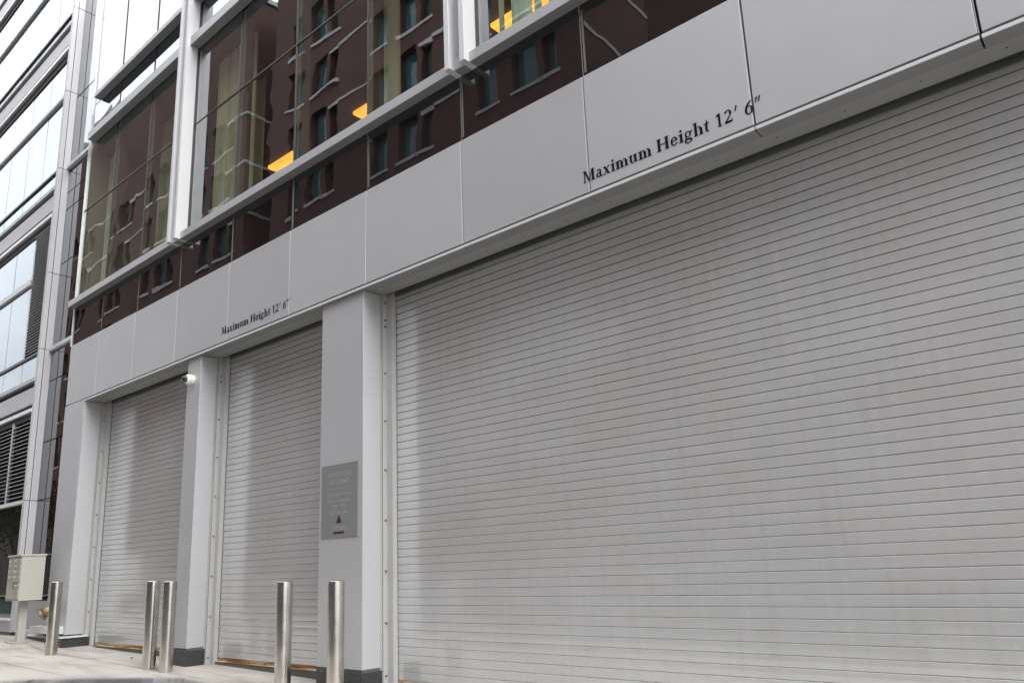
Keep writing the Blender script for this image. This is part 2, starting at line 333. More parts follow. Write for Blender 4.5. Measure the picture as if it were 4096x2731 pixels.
# lip below the fascia and soffit
for i in range(len(J) - 1):
    g = .002 if i < 9 else .006
    x0, x1 = J[i] + g, J[i + 1] - g
    if i == 0: x0 = -13.04
    b = MB(); b.box(x0, x1, -.004, .003, SO + .004, FB - .018); part(b, 'lip', M['panel_white'])
    b = MB(); b.box(x0, x1, -.003, .12, SO - .002, SO); part(b, 'soffit_panel', M['underside_shade'])
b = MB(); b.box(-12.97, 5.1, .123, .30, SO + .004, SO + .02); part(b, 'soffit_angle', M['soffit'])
x = -12.7
b = MB()
while x < 5:
    b.lathe([(.006, SO + .001), (.006, SO + .01)], (x, .2, 0), 'Z', 10); x += .46
part(b, 'soffit_screws', M['frame_dark'])
b = MB(); b.box(-12.98, 5.1, .30, .33, SO + .01, 4.3); b.box(-12.98, 5.1, .33, .62, 4.2, 4.3); b.box(-12.98, 5.1, .60, .62, -.4, 4.2); part(b, 'shutter_housing', M['dark'])
b = MB(); b.box(-12.97, 5.1, .375, .388, SO - .012, SO + .3); part(b, 'hood_baffle', M['rubber'])

# columns
COLS = [('C1', -13.80, -12.98, 0.0, .265), ('C2', -9.666, -9.32, .03, .200), ('C3', -6.688, -5.987, .03, .130), ('C4', 3.4, 4.1, .03, -.08)]
for nme, x0, x1, y0, zb in COLS:
    c = MB(); zt = SO if nme != 'C1' else FB - .012
    if nme == 'C1':
        c.box(x0, -13.045, 0, .25, zb, zt); c.box(-13.039, x1, 0.0, .25, zb, SO - .0)
    else:
        c.box(x0, x1, y0, .25, zb, SO - .004)
    cp = part(c, 'column_cladding', M['panel'], bevel=.003)
    g0 = gz((x0 + x1) / 2) - .25
    if nme == 'C1':
        p = MB(); p.box(-14.35, x1 + .045, -.06, .34, g0, zb - .045); part(p, 'plinth', M['granite'], bevel=.004)
        p = MB(); p.prism_x([(-.085, zb - .043), (-.085, zb - .032), (0.0, zb - .018), (.30, zb - .018), (.30, zb - .043)], -14.40, x1 + .075); part(p, 'flashing', M['trim'])
        p = MB(); p.box(-14.05, -13.06, -.135, .02, .285, .385); part(p, 'sill_box', M['panel_white'], bevel=.003)
    else:
        p = MB(); p.box(x0 - .004, x1 + .004, y0 - .004, .27, g0, zb - .026); part(p, 'plinth', M['granite'], bevel=.004)
        p = MB(); p.box(x0 + .008, x1 - .008, y0 + .008, .26, zb - .026, zb); part(p, 'plinth_joint', M['rubber'])

# roller shutters
def shutter(x0, x1, zline0, zrust, zbot, left_col, right_col, seed, bolts):
    rnd = random.Random(seed)
    P_ = .0762
    # profile from top to bottom
    prof = []
    n_up = int((4.15 - zrust) / P_)
    zs = [zrust + P_ * k for k in range(n_up, -1, -1)]
    b = MB(); Y = .40
    for k in range(len(zs) - 1):
        zt, zb_ = zs[k], zs[k + 1]; d = rnd.uniform(-.00015, .00015); jit = [rnd.gauss(0, .00006) for _ in range(23)]
        q = [(Y + .008, zt - .0030), (Y + .0002 + d, zt - .0070), (Y - .0006, (zt + zb_) / 2), (Y - d, zb_ + .0002), (Y + .008, zb_ + .0002), (Y + .008, zb_ - .0030)]
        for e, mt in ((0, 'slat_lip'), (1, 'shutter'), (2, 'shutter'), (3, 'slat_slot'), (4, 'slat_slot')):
            (ya, za), (yb, zb2) = q[e], q[e + 1]
            nn = max(6, int((x1 - x0) / .45)) if mt == 'shutter' else 1; vs_ = []
            for i_ in range(nn + 1):
                xx = x0 + (x1 - x0) * i_ / nn; ja = jit[i_ % len(jit)] if e == 1 else (jit[(i_ * 3 + 1) % len(jit)] if False else 0.0)
                vs_ += [(xx, ya, za), (xx, yb + (0 if nn == 1 else 0), zb2)]
                if nn > 1 and e == 1: vs_[-1] = (xx, yb + jit[i_ % len(jit)], zb2)
                if nn > 1 and e == 2: vs_[-2] = (xx, ya + jit[i_ % len(jit)], za)
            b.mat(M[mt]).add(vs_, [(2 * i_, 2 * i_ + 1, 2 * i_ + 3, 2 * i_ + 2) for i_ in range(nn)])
    root = part(b, 'roller_shutter', M['shutter'])
    a = MB(); a.prism_x([(Y - .004, zrust - .004), (Y - .004, zrust - .036), (Y - .045, zrust - .040), (Y - .045, zrust - .046), (Y + .01, zrust - .046), (Y + .01, zrust - .004)], x0, x1); a.build('bottom_angle', M['rust'], root)
    a = MB(); zl = zrust - .048
    a.box(x0, x1, Y - .038, Y + .01, min(gz(x0), gz(x1)) - .05, zl); a.build('bottom_seal', M['rubber'], root)
    a = MB(); x = x0 + .12
    while x < x1:
        a.lathe([(.010, Y - .014), (.010, Y - .006), (.007, Y - .004)], (x, 0, zrust - .022), 'Y', 10); x += .33
    a.build('angle_bolts', M['rust_bolt'], root)
    for s, xc in ((1, left_col), (-1, right_col)):
        def bx(mb, a0, a1, *r): mb.box(min(xc + s * a0, xc + s * a1), max(xc + s * a0, xc + s * a1), *r)
        zg = gz(xc) - .05; zt = SO + .3
        g = MB(); bx(g, -.05, -.004, .252, .278, zg, zt); g.build('jamb_trim', M['conduit'], root)
        g = MB(); bx(g, -.05, .006, .283, .336, zg, zt); bx(g, -.05, .012, .336, .341, zg, zt); g.build('guide_angle', M['guide'], root, bevel=.002)
        g = MB(); bx(g, .012, .088, .337, .343, zg, zt); bx(g, .085, .090, .343, .392, zg, zt); g.build('guide_rail', M['guide'], root, bevel=.0015)
        g = MB()
        for z in bolts:
            if z < gz(xc) + .04: continue
            vs_ = [(.013, 0), (.013, .006), (.008, .013), (.008, .018)]
            cx0 = xc + s * .006
            g.lathe([(r_, s * h_) for r_, h_ in vs_], (cx0, .312, z), 'X', 10)
        g.build('guide_bolts', M['rust_bolt'], root)
    return root
BOLT = [3.793, 3.601, 3.527, 3.021, 2.517, 2.013, 1.513, 1.019, .53, .048]
shutter(-12.95, -9.70, 0, .128, .06, -12.98, -9.666, 1, [z + .05 for z in BOLT])
shutter(-9.29, -6.70, 0, .066, 0, -9.32, -6.688, 2, [z + .02 for z in BOLT])
shutter(-5.955, 3.45, 0, .0078, -.2, -5.987, 3.4, 3, BOLT)

# spandrel band glass and upper glazing
def pane(x0, x1, z0, z1, y, mat, name, parent=main, tilt=.0022):
    b = MB(); j = [random.uniform(-tilt, tilt) for _ in range(2)]; a, c = j
    # tilted pane with thickness .01
    vs = [(x0, y - a - c, z0), (x1, y + a - c, z0), (x1, y + a + c, z1), (x0, y - a + c, z1)]
    b.add(vs + [(p[0], p[1] + .012, p[2]) for p in vs], [(0, 1, 2, 3), (7, 6, 5, 4), (0, 4, 5, 1), (1, 5, 6, 2), (2, 6, 7, 3), (3, 7, 4, 0)])
    return b.build(name, mat, parent)
for i in range(len(J) - 1):
    pane(J[i] + .008, J[i + 1] - .008, FT + .010, LA0 + .02, .012, M['spandrel'], 'spandrel_pane')
for x in J[1:-1]: b = MB(); b.box(x - .004, x + .004, .016, .05, FT + .002, LA0); part(b, 'spandrel_joint', M['grayside'])
for x in J[:-1]:
    b = MB(); b.box(x + .022, x + .040, .006, .0085, FT + .03, LA0 - .06); part(b, 'pane_edge_strip', M['mullion'])
FIN = [(-10.126, -10.056), (-9.926, -9.862), (-4.545, -4.484), (-4.346, -4.284), (1.05, 1.11), (1.25, 1.31)]
HJ = 7.46
def zone(x0, x1, js):
    xs_ = [x0] + [j for j in js if x0 + .1 < j < x1 - .1] + [x1]
    for a, c in zip(xs_, xs_[1:]):
        for z0, z1 in ((LA1 - .03, HJ), (HJ, 8.72), (8.84, 9.55), (9.57, 11.4), (11.4, 12.9)):
            pane(a + .005, c - .005, z0 + .005, z1 - .005, .02, M['glass'] if z1 < 8.8 else M['glass_high'], 'window_pane')
    for j in xs_[1:-1]:
        b = MB(); b.box(j - .006, j + .006, .0105, .040, LA1, 12.9); part(b, 'glazing_joint', M['frame_dark'])
    b = MB(); b.box(x0, x1, .0105, .040, HJ - .007, HJ + .007); part(b, 'glazing_joint', M['frame_dark'])
    for j in xs_[1:-1]:
        b = MB(); b.box(j - .028, j + .028, .075, .2, LA1, 12.9); part(b, 'mullion', M['frame_dark'])
    for j in xs_[:-1]:
        b = MB(); b.box(j + .012, j + .036, .036, .05, LA1, 8.7); part(b, 'inner_mullion_strip', M['mullion'])
zone(-13.79, -10.13, J); zone(-9.86, -4.55, J); zone(-4.28, 1.05, J); zone(1.32, 5.1, J)
# white edge strip closing the left end of the glazing
b = MB(); b.box(-13.81, -13.792, -.008, .06, FT, 12.9); part(b, 'end_strip', M['trim'])
# ledges
def ledge(x0, x1, y0, z0, z1, name='ledge'):
    b = MB(); b.mat(M['ledge']).box(x0, x1, y0, .012, z0, z1); b.mat(M['underside_shade']).box(x0 + .004, x1 - .004, y0 + .004, .010, z0 - .003, z0 + .001); return part(b, name, M['ledge'], bevel=.003)  # thin darker sheet below paints in the shade under the ledge
for x0, x1 in ((-13.81, -12.60), (-12.597, -10.128), (-10.054, -9.928), (-9.860, -8.655), (-8.652, -5.905), (-5.902, -4.547), (-4.482, -4.348), (-4.282, -3.115), (-3.112, -.35), (-.347, 1.04), (1.31, 5.1)):
    ledge(x0, x1, -.098, LA0, LA1)
for x0, x1 in ((-13.81, -10.128), (-9.860, -4.547), (-4.282, 1.04)):
    ledge(max(x0, -13.56), x1, -.12, 8.72, 8.865); ledge(max(x0, -13.46), x1, -.115, 9.52, 9.60)
# twin fins with a back panel
for k in range(0, 6, 2):
    (a0, a1), (b0, b1) = FIN[k], FIN[k + 1]
    for p0, p1 in ((a0, a1), (b0, b1)):
        b = MB(); b.box(p0, p1, -.165, .010, LA0 - .002, 13.0); part(b, 'fin', M['panel_white'], bevel=.002)
    b = MB(); b.box(a1 + .001, b0 - .001, -.03, .05, LA1 + .002, 13.0); part(b, 'fin_back_panel', M['panel_white'])
    b = MB(); b.box(b1 + .001, b1 + .014, .0, .04, LA1, 12.9); part(b, 'fin_gasket', M['frame_dark'])
# interior: columns, curtains, blinds, ceiling lamps
for x in (-13.35, -9.82, -6.66, -3.9, -.5):
    b = MB(); b.box(x - .14, x + .14, 1.0, 1.04, 5.6, 8.66); part(b, 'interior_column', M['beige_col'])
def drape(x0, x1, y, step, amp, mat, name):
    n = int((x1 - x0) / step); vs = []; fs = []
    for i in range(n + 1):
        x = x0 + (x1 - x0) * i / n; yy = y + amp * math.sin(i * 1.9) + amp * .4 * math.sin(i * .7)
        vs += [(x, yy, 5.62), (x, yy, 8.6)]
    fs = [(2 * i, 2 * i + 2, 2 * i + 3, 2 * i + 1) for i in range(n)]
    b = MB(); b.add(vs, fs); part(b, name, mat)
drape(-9.80, -8.70, .32, .03, .03, M['curtain'], 'sheer_curtain')
drape(-12.5, -11.45, .5, .04, .03, M['curtain'], 'sheer_curtain')
drape(-13.7, -13.3, .35, .04, .03, M['blind'], 'sheer_curtain')
x = -4.23
while x < -2.0:
    b = MB(); wd = random.uniform(.07, .12); s_ = random.uniform(-.025, .025); s2 = random.uniform(-.03, .03)
    b.add([(x + s2, .28, 5.62), (x + wd + s2, .28 + s_ * 2, 5.62), (x + wd, .30, 8.6), (x, .30, 8.6)], [(0, 1, 2, 3)]); part(b, 'vertical_blind', M['blind']); x += .16
for x0, x1 in ((-12.02, -10.9), (-9.43, -8.3), (-6.7, -5.0), (-3.9, -2.3)):
    pass
LAMPS = [(-12.02, -11.22), (-9.43, -9.08), (-6.27, -5.1)]
for x0, x1 in LAMPS:
    b = MB(); b.box(x0, x1, 2.55, 3.4, 8.60, 8.655); part(b, 'ceiling_lamp', M['lamp'])
b = MB(); b.box(-4.2, -2.1, 2.55, 3.6, 8.60, 8.655); part(b, 'ceiling_lamp', M['lamp'])

# recess between main building and its neighbour
XW = -14.97
for z0, z1, mt in ((.78, 2.43, 'glass_low'), (2.45, 3.45, 'glass_low'), (3.47, 4.56, 'glass_low'), (4.58, 5.14, 'glass_low'), (5.20, 6.80, 'glass_low'), (6.82, 7.90, 'glass'), (7.92, 8.26, 'glass'), (8.28, 8.76, 'glass'), (8.86, 10.3, 'glass_left'), (10.33, 12.9, 'glass_left')):
    pane(XW, -13.80, z0, z1, .10, M['spandrel'], 'recess_pane', tilt=.001)
b = MB(); b.box(XW, -13.80, .13, .2, 0, 13); part(b, 'recess_backing', M['frame_dark'])
for z in (5.165, 8.805):
    b = MB(); b.box(XW, -13.812, .045, .112, z - .035, z + .04); part(b, 'recess_ledge', M['panel_white'], bevel=.002)
b = MB(); b.box(XW, -13.80, .06, .112, .30, .755); part(b, 'recess_panel', M['grayside'], bevel=.003)
b = MB(); b.box(XW, -13.79, -.02, .112, .245, .298); part(b, 'recess_sill', M['panel_white'], bevel=.002)
b = MB(); b.box(XW, -14.36, .0, .14, -.2, .240); part(b, 'recess_plinth', M['granite'])

# ------------------------------------------------------------------ lettering
def glyphs():
    G = {}
    def arc(cx, cy, rx, ry, a0, a1, thin, thick, n=20, rot=0):
        """band along an ellipse, thick at the sides and thin at top and bottom (stressed like a broad pen)"""
        o, i = [], []
        for k in range(n + 1):
            a = R(a0 + (a1 - a0) * k / n); wdt = thin + (thick - thin) * abs(math.cos(a + R(rot))) ** 1.5
            nx_, ny_ = math.cos(a), math.sin(a)
            o.append((cx + (rx) * nx_, cy + (ry) * ny_)); i.append((cx + (rx - wdt) * nx_, cy + (ry - min(wdt, thin * 1.3 + (wdt - thin) * .35)) * ny_))
        return [[o[k], o[k + 1], i[k + 1], i[k]] for k in range(n)]
    def rect(x0, y0, x1, y1): return [[(x0, y0), (x1, y0), (x1, y1), (x0, y1)]]
    def serif(x, wd, y, up, s=.09, h=.045):
        d = 1 if up else -1
        return [[(x - s, y), (x + wd + s, y), (x + wd + s, y + d * h * .7), (x + wd, y + d * (h + .05)), (x, y + d * (h + .05)), (x - s, y + d * h * .7)]]
    def stem(x, wd, y0, y1, sb=True, st=True, s=.09):
        g = rect(x, y0, x + wd, y1)
        if sb: g += serif(x, wd, y0, True, s)
        if st: g += serif(x, wd, y1, False, s)
        return g
    def flag(x, wd, y):   # slanted entry serif at the top left
        return [[(x - .11, y - .10), (x - .11, y - .06), (x + wd, y + .02), (x + wd, y - .14)]]
    T, t_ = .22, .075; xh = .68
    G['M'] = (stem(.14, .085, 0, 1, True, False, .10) + serif(.10, .16, 1, False, .07) + stem(.93, T, 0, 1, True, False, .10) + serif(.93, T, 1, False, .05)
              + [[(.12, 1), (.33, 1), (.66, .22), (.58, .02)]] + [[(.58, .02), (.66, .02), (1.0, .92), (.95, 1.0)]], 1.32)
    G['a'] = (rect(.40, .10, .57, .50) + arc(.33, .46, .24, .235, 0, 150, .07, .16) + arc(.29, .20, .22, .215, 40, 330, .055, .17) + [[(.40, .02), (.52, -.01), (.70, .06), (.68, .11), (.57, .12), (.40, .14)]], .74)
    G['x'] = ([[(.06, xh), (.28, xh), (.68, 0), (.46, 0)]] + [[(.58, xh), (.66, xh), (.17, 0), (.09, 0)]] + serif(.10, .10, xh, False, .07, .035) + serif(.54, .06, xh, False, .08, .035) + serif(.10, .06, 0, True, .08, .035) + serif(.50, .12, 0, True, .07, .035), .76)
    G['i'] = (stem(.14, T, 0, xh - .03, True, False) + flag(.14, T, xh) + arc(.235, .90, .105, .105, 0, 360, .10, .10), .48)
    m_ = lambda x: stem(x, T, 0, .50, True, False, .07) + arc(x - .06, .40, .25, .28, 0, 115, .07, T)
    G['m'] = (stem(.13, T, 0, xh - .03, True, False, .07) + flag(.13, T, xh) + m_(.53) + m_(.95), 1.30)
    G['h'] = (stem(.12, T, 0, 1.02, True, False, .07) + flag(.12, T, 1.06) + m_(.56), .90)
    G['u'] = (rect(.12, .2, .31, xh - .03) + flag(.12, T, xh) + arc(.34, .24, .22, .26, 180, 300, .06, T) + stem(.53, T, 0.02, xh - .03, False, False) + flag(.53, T, xh) + [[(.53, .02), (.84, .05), (.84, .09), (.72, .13), (.53, .14)]], .90)
    G['H'] = (stem(.14, T + .01, 0, 1) + stem(.84, T + .01, 0, 1) + rect(.30, .48, .88, .545), 1.22)
    G['e'] = (arc(.38, .34, .31, .355, 15, 330, .06, .18) + [[(.12, .33), (.12, .385), (.66, .44), (.68, .38)]] + [[(.50, .34), (.68, .38), (.66, .46), (.50, .50)]], .75)
    G['g'] = (arc(.36, .44, .27, .245, 0, 360, .05, .15) + arc(.37, -.08, .33, .19, 0, 360, .05, .15) + [[(.14, .26), (.24, .24), (.22, .12), (.30, .10), (.28, .02), (.10, .06)]] + [[(.26, .02), (.28, .12), (.60, .10), (.66, .0), (.50, -.02)]] + [[(.50, .60), (.74, .66), (.74, .56), (.56, .53)]], .80)
    G['t'] = (rect(.14, .12, .32, .66) + [[(.14, .6), (.32, .6), (.32, .92), (.27, .92)]] + rect(.04, .60, .46, .665) + arc(.36, .18, .22, .20, 180, 290, .06, .17), .50)
    G['1'] = (stem(.32, .17, 0, 1.0, True, False, .08) + [[(.12, .80), (.14, .86), (.30, 1.0), (.50, 1.0), (.38, .84)]], .74)
    G['2'] = (arc(.36, .71, .29, .29, 335, 520, .06, .18) + [[(.48, .56), (.64, .62), (.26, .14), (.08, .02), (.08, .10)]] + [[(.08, 0), (.66, 0), (.70, .24), (.64, .24), (.60, .15), (.10, .14)]], .76)
    G['6'] = (arc(.38, .32, .31, .335, 0, 360, .055, .17) + [[(.08, .36), (.25, .44), (.36, .72), (.62, .96), (.60, 1.02), (.34, .88), (.13, .62)]], .76)
    pr = lambda x: [[(x, .66), (x + .07, .66), (x + .21, 1.06), (x + .09, 1.06)]]
    G["'"] = (pr(.16), .46); G['"'] = (pr(.12) + pr(.36), .66); G[' '] = ([], .40)
    return G
GL = glyphs()
def text_mesh(s, x0, x1, zbase, cap, y, parent):
    adv = sum(GL[c][1] for c in s); k = (x1 - x0) / adv / cap     # horizontal stretch
    b = MB(); x = x0; n = 0
    for c in s:
        for poly in GL[c][0]:
            n += 1; d = .0016 + (n % 7) * .0002
            P_ = [(x + p[0] * cap * k, zbase + p[1] * cap) for p in poly]; m_ = len(P_)
            b.add([(p[0], y - d, p[1]) for p in P_] + [(p[0], y + .0, p[1]) for p in P_], [tuple(range(m_)), tuple(range(2 * m_ - 1, m_ - 1, -1))] + [(i, i + m_, (i + 1) % m_ + m_, (i + 1) % m_) for i in range(m_)])
        x += GL[c][1] * cap * k
    return b.build('lettering', M['letter'], parent)
TXT = "Maximum Height 12' 6\""
text_mesh(TXT, -3.165, -1.66, FB + .090, .101, -.0005, main)
text_mesh(TXT, -8.775, -7.29, FB + .098, .096, -.0005, main)

# ------------------------------------------------------------------ neighbour building on the left
nb = thing('glass_office_block', 'adjoining tall glass office block with louvres and gray metal bands', 'building', (-20, 0, 0))
YL = -.08; XE = -60
def npart(bm, name, mat, **k): return bm.build(name, mat, nb, **k)
b = MB(); b.box(XE, XW - .02, .1, 8, 0, 24); npart(b, 'core_wall', M['frame_dark'])
# side wall seen end-on: two panels with a groove, split by horizontal joints
zj = [.26, 2.44, 5.16, 6.62, 8.74, 10.4, 12.3, 15.9, 20]
for a, c in zip(zj, zj[1:]):
    b = MB(); b.box(XW - .10, XW, YL - .02, -.026, a + .006, c - .006); npart(b, 'corner_cladding', M['panel'])
    b = MB(); b.box(XW - .10, XW, -.014, .098, a + .006, c - .006); npart(b, 'corner_cladding', M['panel'])
b = MB(); b.box(XW - .09, XW - .01, YL, .099, .1, 20); npart(b, 'corner_post', M['dark'])
b = MB(); b.box(XW - .1, XW + .02, YL - .03, .0, -.1, .25); npart(b, 'corner_base', M['granite'])
XR = XW - .10
def band(z0, z1, y, mat, name, x1=XR, depth=.1, bevel=0): b = MB(); b.box(XE, x1, y, y + depth, z0, z1); npart(b, name, mat, bevel=bevel)
def storey(z):      # z = top of the light strip over the windows ; panel band with shadow gaps
    band(z - .065, z, YL - .03, M['trim'], 'metal_strip', depth=.12)
    band(z, z + .09, YL + .05, M['dark'], 'shadow_gap')
    band(z + .09, z + .40, YL, M['ledge'], 'band_panel', depth=.12)
    band(z + .40, z + .50, YL + .05, M['dark'], 'shadow_gap')
    band(z + .50, z + .57, YL - .03, M['ledge'], 'metal_ledge', depth=.12)
for z in (4.08, 7.82, 11.43, 14.85): storey(z)
mull = [-16.0, -17.03, -18.15, -19.3, -20.45, -21.6] + [-22.75 - 1.15 * i for i in range(30)]
def glaz(z0, z1, x1=XR, mt='glass_left', y=None):
    e = [x1] + [m_ for m_ in mull if m_ < x1 - .1] + [XE]
    for a, c in list(zip(e, e[1:]))[:16]:
        b = pane(c + .009, a - .009, z0, z1, YL + .04 if y is None else y, M[mt], 'glass_pane', nb, tilt=.0015)
glaz(4.65, 5.10); glaz(5.15, 6.64, -15.93); glaz(6.745, 7.62, -15.93)
glaz(8.39, 8.72); glaz(8.77, 10.30); glaz(10.37, 11.2)
glaz(12.0, 12.25); glaz(12.30, 13.62); glaz(13.70, 14.62); glaz(15.42, 17); glaz(17.1, 19)
for z0, z1, x1 in ((5.10, 5.15, XR), (6.64, 6.745, -15.93), (8.725, 8.765, XR), (10.30, 10.365, XR), (12.25, 12.29, XR), (13.62, 13.69, XR)):
    band(z0, z1, YL - .01 if z1 - z0 > .06 else YL + .01, M['panel_white'] if z1 - z0 > .06 else M['frame_dark'], 'transom', x1)
band(7.62, 7.72, YL + .02, M['dark'], 'shadow_gap'); band(11.2, 11.34, YL + .02, M['dark'], 'shadow_gap'); band(14.62, 14.77, YL + .02, M['dark'], 'shadow_gap'); band(3.90, 4.0, YL + .02, M['dark'], 'shadow_gap')
def louvre(x0, x1, z0, z1, pitch):
    b = MB(); z = z0
    while z < z1 - pitch * .5:
        b.mat(M['frame_dark']).prism_x([(YL - .003, z + .002), (YL - .003, z + .010), (YL + .06, z + .043), (YL + .06, z + .035)], x0, x1)  # dark blade and pale front edge carry underside shade and lit edge as colour
        b.mat(M['panel']).prism_x([(YL - .006, z + .002), (YL - .006, z + .011), (YL - .0031, z + .011), (YL - .0031, z + .002)], x0, x1); z += pitch
    npart(b, 'louvre', None)
    b = MB(); b.box(x0, x1, YL + .07, YL + .09, z0, z1); npart(b, 'louvre_backing', M['dark'])
louvre(-15.90, XR - .005, 5.18, 7.62, .0585); louvre(-16.0, XR - .005, 2.45, 3.92, .072); louvre(-17.03, -16.03, 2.45, 3.92, .072); louvre(-18.3, -17.06, 2.45, 3.92, .072)
for x in (-16.015, -17.045): b = MB(); b.box(x - .013, x + .013, YL - .012, YL + .05, 2.44, 3.93); npart(b, 'louvre_post', M['grayside'])
band(2.40, 2.45, YL - .01, M['panel_white'], 'transom')
glaz(.50, 2.40, mt='glass_low')
band(.45, .49, YL - .05, M['trim'], 'metal_sill', depth=.15); band(.26, .45, YL, M['grayside'], 'base_panel'); band(-.1, .25, YL - .03, M['granite'], 'plinth')

# ------------------------------------------------------------------ opposite brick buildings (seen only mirrored in the glass and metal)
win_big = None
def window_mesh(wd, ht):
    b = MB(); b.mat(M['frame_dark'])
    b.box(-wd / 2, wd / 2, -.0, .05, 0, .06); b.box(-wd / 2, wd / 2, 0, .05, ht - .06, ht); b.box(-wd / 2, -wd / 2 + .05, 0, .05, .06, ht - .06); b.box(wd / 2 - .05, wd / 2, 0, .05, .06, ht - .06); b.box(-wd / 2 + .05, wd / 2 - .05, 0, .05, ht * .66, ht * .66 + .05)
    b.mat(M['glass_opp']); b.add([(-wd / 2 + .05, .0, .06), (wd / 2 - .05, .0, .06), (wd / 2 - .05, .0, ht * .66), (-wd / 2 + .05, .0, ht * .66)], [(0, 1, 2, 3)])
    b.add([(-wd / 2 + .05, .0, ht * .66 + .05), (wd / 2 - .05, .0, ht * .66 + .05), (wd / 2 - .05, .0, ht - .06), (-wd / 2 + .05, .0, ht - .06)], [(0, 1, 2, 3)])
    b.mat(M['stone']); b.box(-wd / 2 - .12, wd / 2 + .12, -.50, .04, -.16, 0)
    return b
def wall_with_holes(x0, x1, y, z0, z1, holes, depth=.46):
    """front sheet at y facing +Y, with reveals going back to y-depth"""
    xs_ = sorted(set([x0, x1] + [h[0] for h in holes] + [h[1] for h in holes])); zs_ = sorted(set([z0, z1] + [h[2] for h in holes] + [h[3] for h in holes]))
    hs = set(); b = MB()
    xi = {round(v, 4): i for i, v in enumerate(xs_)}; zi = {round(v, 4): i for i, v in enumerate(zs_)}
    for h in holes:
        for i in range(xi[round(h[0], 4)], xi[round(h[1], 4)]):
            for j in range(zi[round(h[2], 4)], zi[round(h[3], 4)]): hs.add((i, j))
    vs = [(a, y, c) for a in xs_ for c in zs_]; nz_ = len(zs_)
    b.add(vs, [(i * nz_ + j, i * nz_ + j + 1, (i + 1) * nz_ + j + 1, (i + 1) * nz_ + j) for i in range(len(xs_) - 1) for j in range(nz_ - 1) if (i, j) not in hs])
    for h in holes:
        a, c, d, e = h; o = [(a, y, d), (c, y, d), (c, y, e), (a, y, e)]; q = [(p[0], y - depth, p[2]) for p in o]
        b.add(o + q, [(0, 4, 5, 1), (1, 5, 6, 2), (2, 6, 7, 3), (3, 7, 4, 0)])
    return b
FLOOR, Z0s = 3.46, 3.3
def brick_block(x0, x1, top, label, sets, notch=3.4):
    root = thing('brick_building', label, 'building', (x0, -18, 0))
    YB = -18.0; nfl = int((top - 1.5 - Z0s) / FLOOR) ; holes = []; wins = []
    nfl = min(nfl, 8 if len(sets) == 4 else 10)
    if nfl == 8: pass
    for s in sets:
        for k in range(nfl):
            z = Z0s + k * FLOOR
            for xo, wd, ht in ((0, 1.2, 2.35), (2.05, 1.35, 2.35), (3.75, .7, 1.95)):
                holes.append((round(s + xo, 3), round(s + xo + wd, 3), round(z, 3), round(z + ht, 3))); wins.append((s + xo + wd / 2, z, wd, ht))
    b = wall_with_holes(x0, x1, YB, -.3, top, holes)
    b.add([(x1, YB, -.3), (x1, YB - 14, -.3), (x1, YB - 14, top), (x1, YB, top)], [(0, 1, 2, 3)]); b.add([(x0, YB, -.3), (x0, YB - 14, -.3), (x0, YB - 14, top), (x0, YB, top)], [(3, 2, 1, 0)])
    b.add([(x0, YB, top), (x1, YB, top), (x1, YB - 14, top), (x0, YB - 14, top)], [(0, 1, 2, 3)])
    b.build('wall', M['brick'], root)
    b = MB()
    for k in range(nfl):
        z = Z0s + k * FLOOR
        for i, s in enumerate(sets):
            b.box(s + 3.75 - .1, s + 4.55, YB, YB + .06, z + 1.95, z + 2.15)
            e = sets[i + 1] - .1 if i + 1 < len(sets) else x1
            b.box(s + 4.55, e, YB, YB + .05, z + 2.10, z + 2.25); b.box(s + 3.5, s + 3.6, YB, YB + .07, z - .2, z + .0)
        b.box(x1, x1 + .05, YB - 14, YB, z + 2.08, z + 2.27)
    b.box(x0 - .15, x1 + .15, YB - 14, YB + .2, top + .001, top + .35)
    b.build('stone_courses', M['stone'], root)
    protos = {}
    for (cx, z, wd, ht) in wins:
        key = (wd, ht)
        loc = Vector((cx, YB - .43, z)) - Vector(root.location)
        if key not in protos:
            o = window_mesh(wd, ht).build('window', None, root, loc=loc); o.scale = (-1, -1, 1) if False else (1, 1, 1); protos[key] = o
            o.rotation_euler = (0, 0, math.pi)
        else:
            o = protos[key].copy(); col.objects.link(o); o.parent = root; o.location = loc
    return root
# set 'sets' on x starts of each window trio
brick_block(-37.4, -14.9, 38.3, 'tall red brick block opposite, mirrored in the middle of the glass band', [-35.5, -28.0, -20.5])
brick_block(-70.5, -40.2, 38.3, 'tall red brick block mirrored in the leftmost upper windows under the sky', [-68.4, -60.8, -53.3, -45.8])
brick_block(-11.9, 10.6, 23.0, 'lower red brick block mirrored darkly near the right end of the glass band', [-10.0, -2.5, 5.0])
b = MB(); b.box(-70, 10.6, -33, -32.2, -.3, 34); tag(b.build('rear_brick_wall', M['brick2']), 'plain orange brick wall closing the gaps between the mirrored brick blocks', 'wall')

brick_block(-118, -73.5, 7.6, 'low red brick block far down the street, mirrored in the neighbour glass', [-116 + 7.5 * i for i in range(6)])
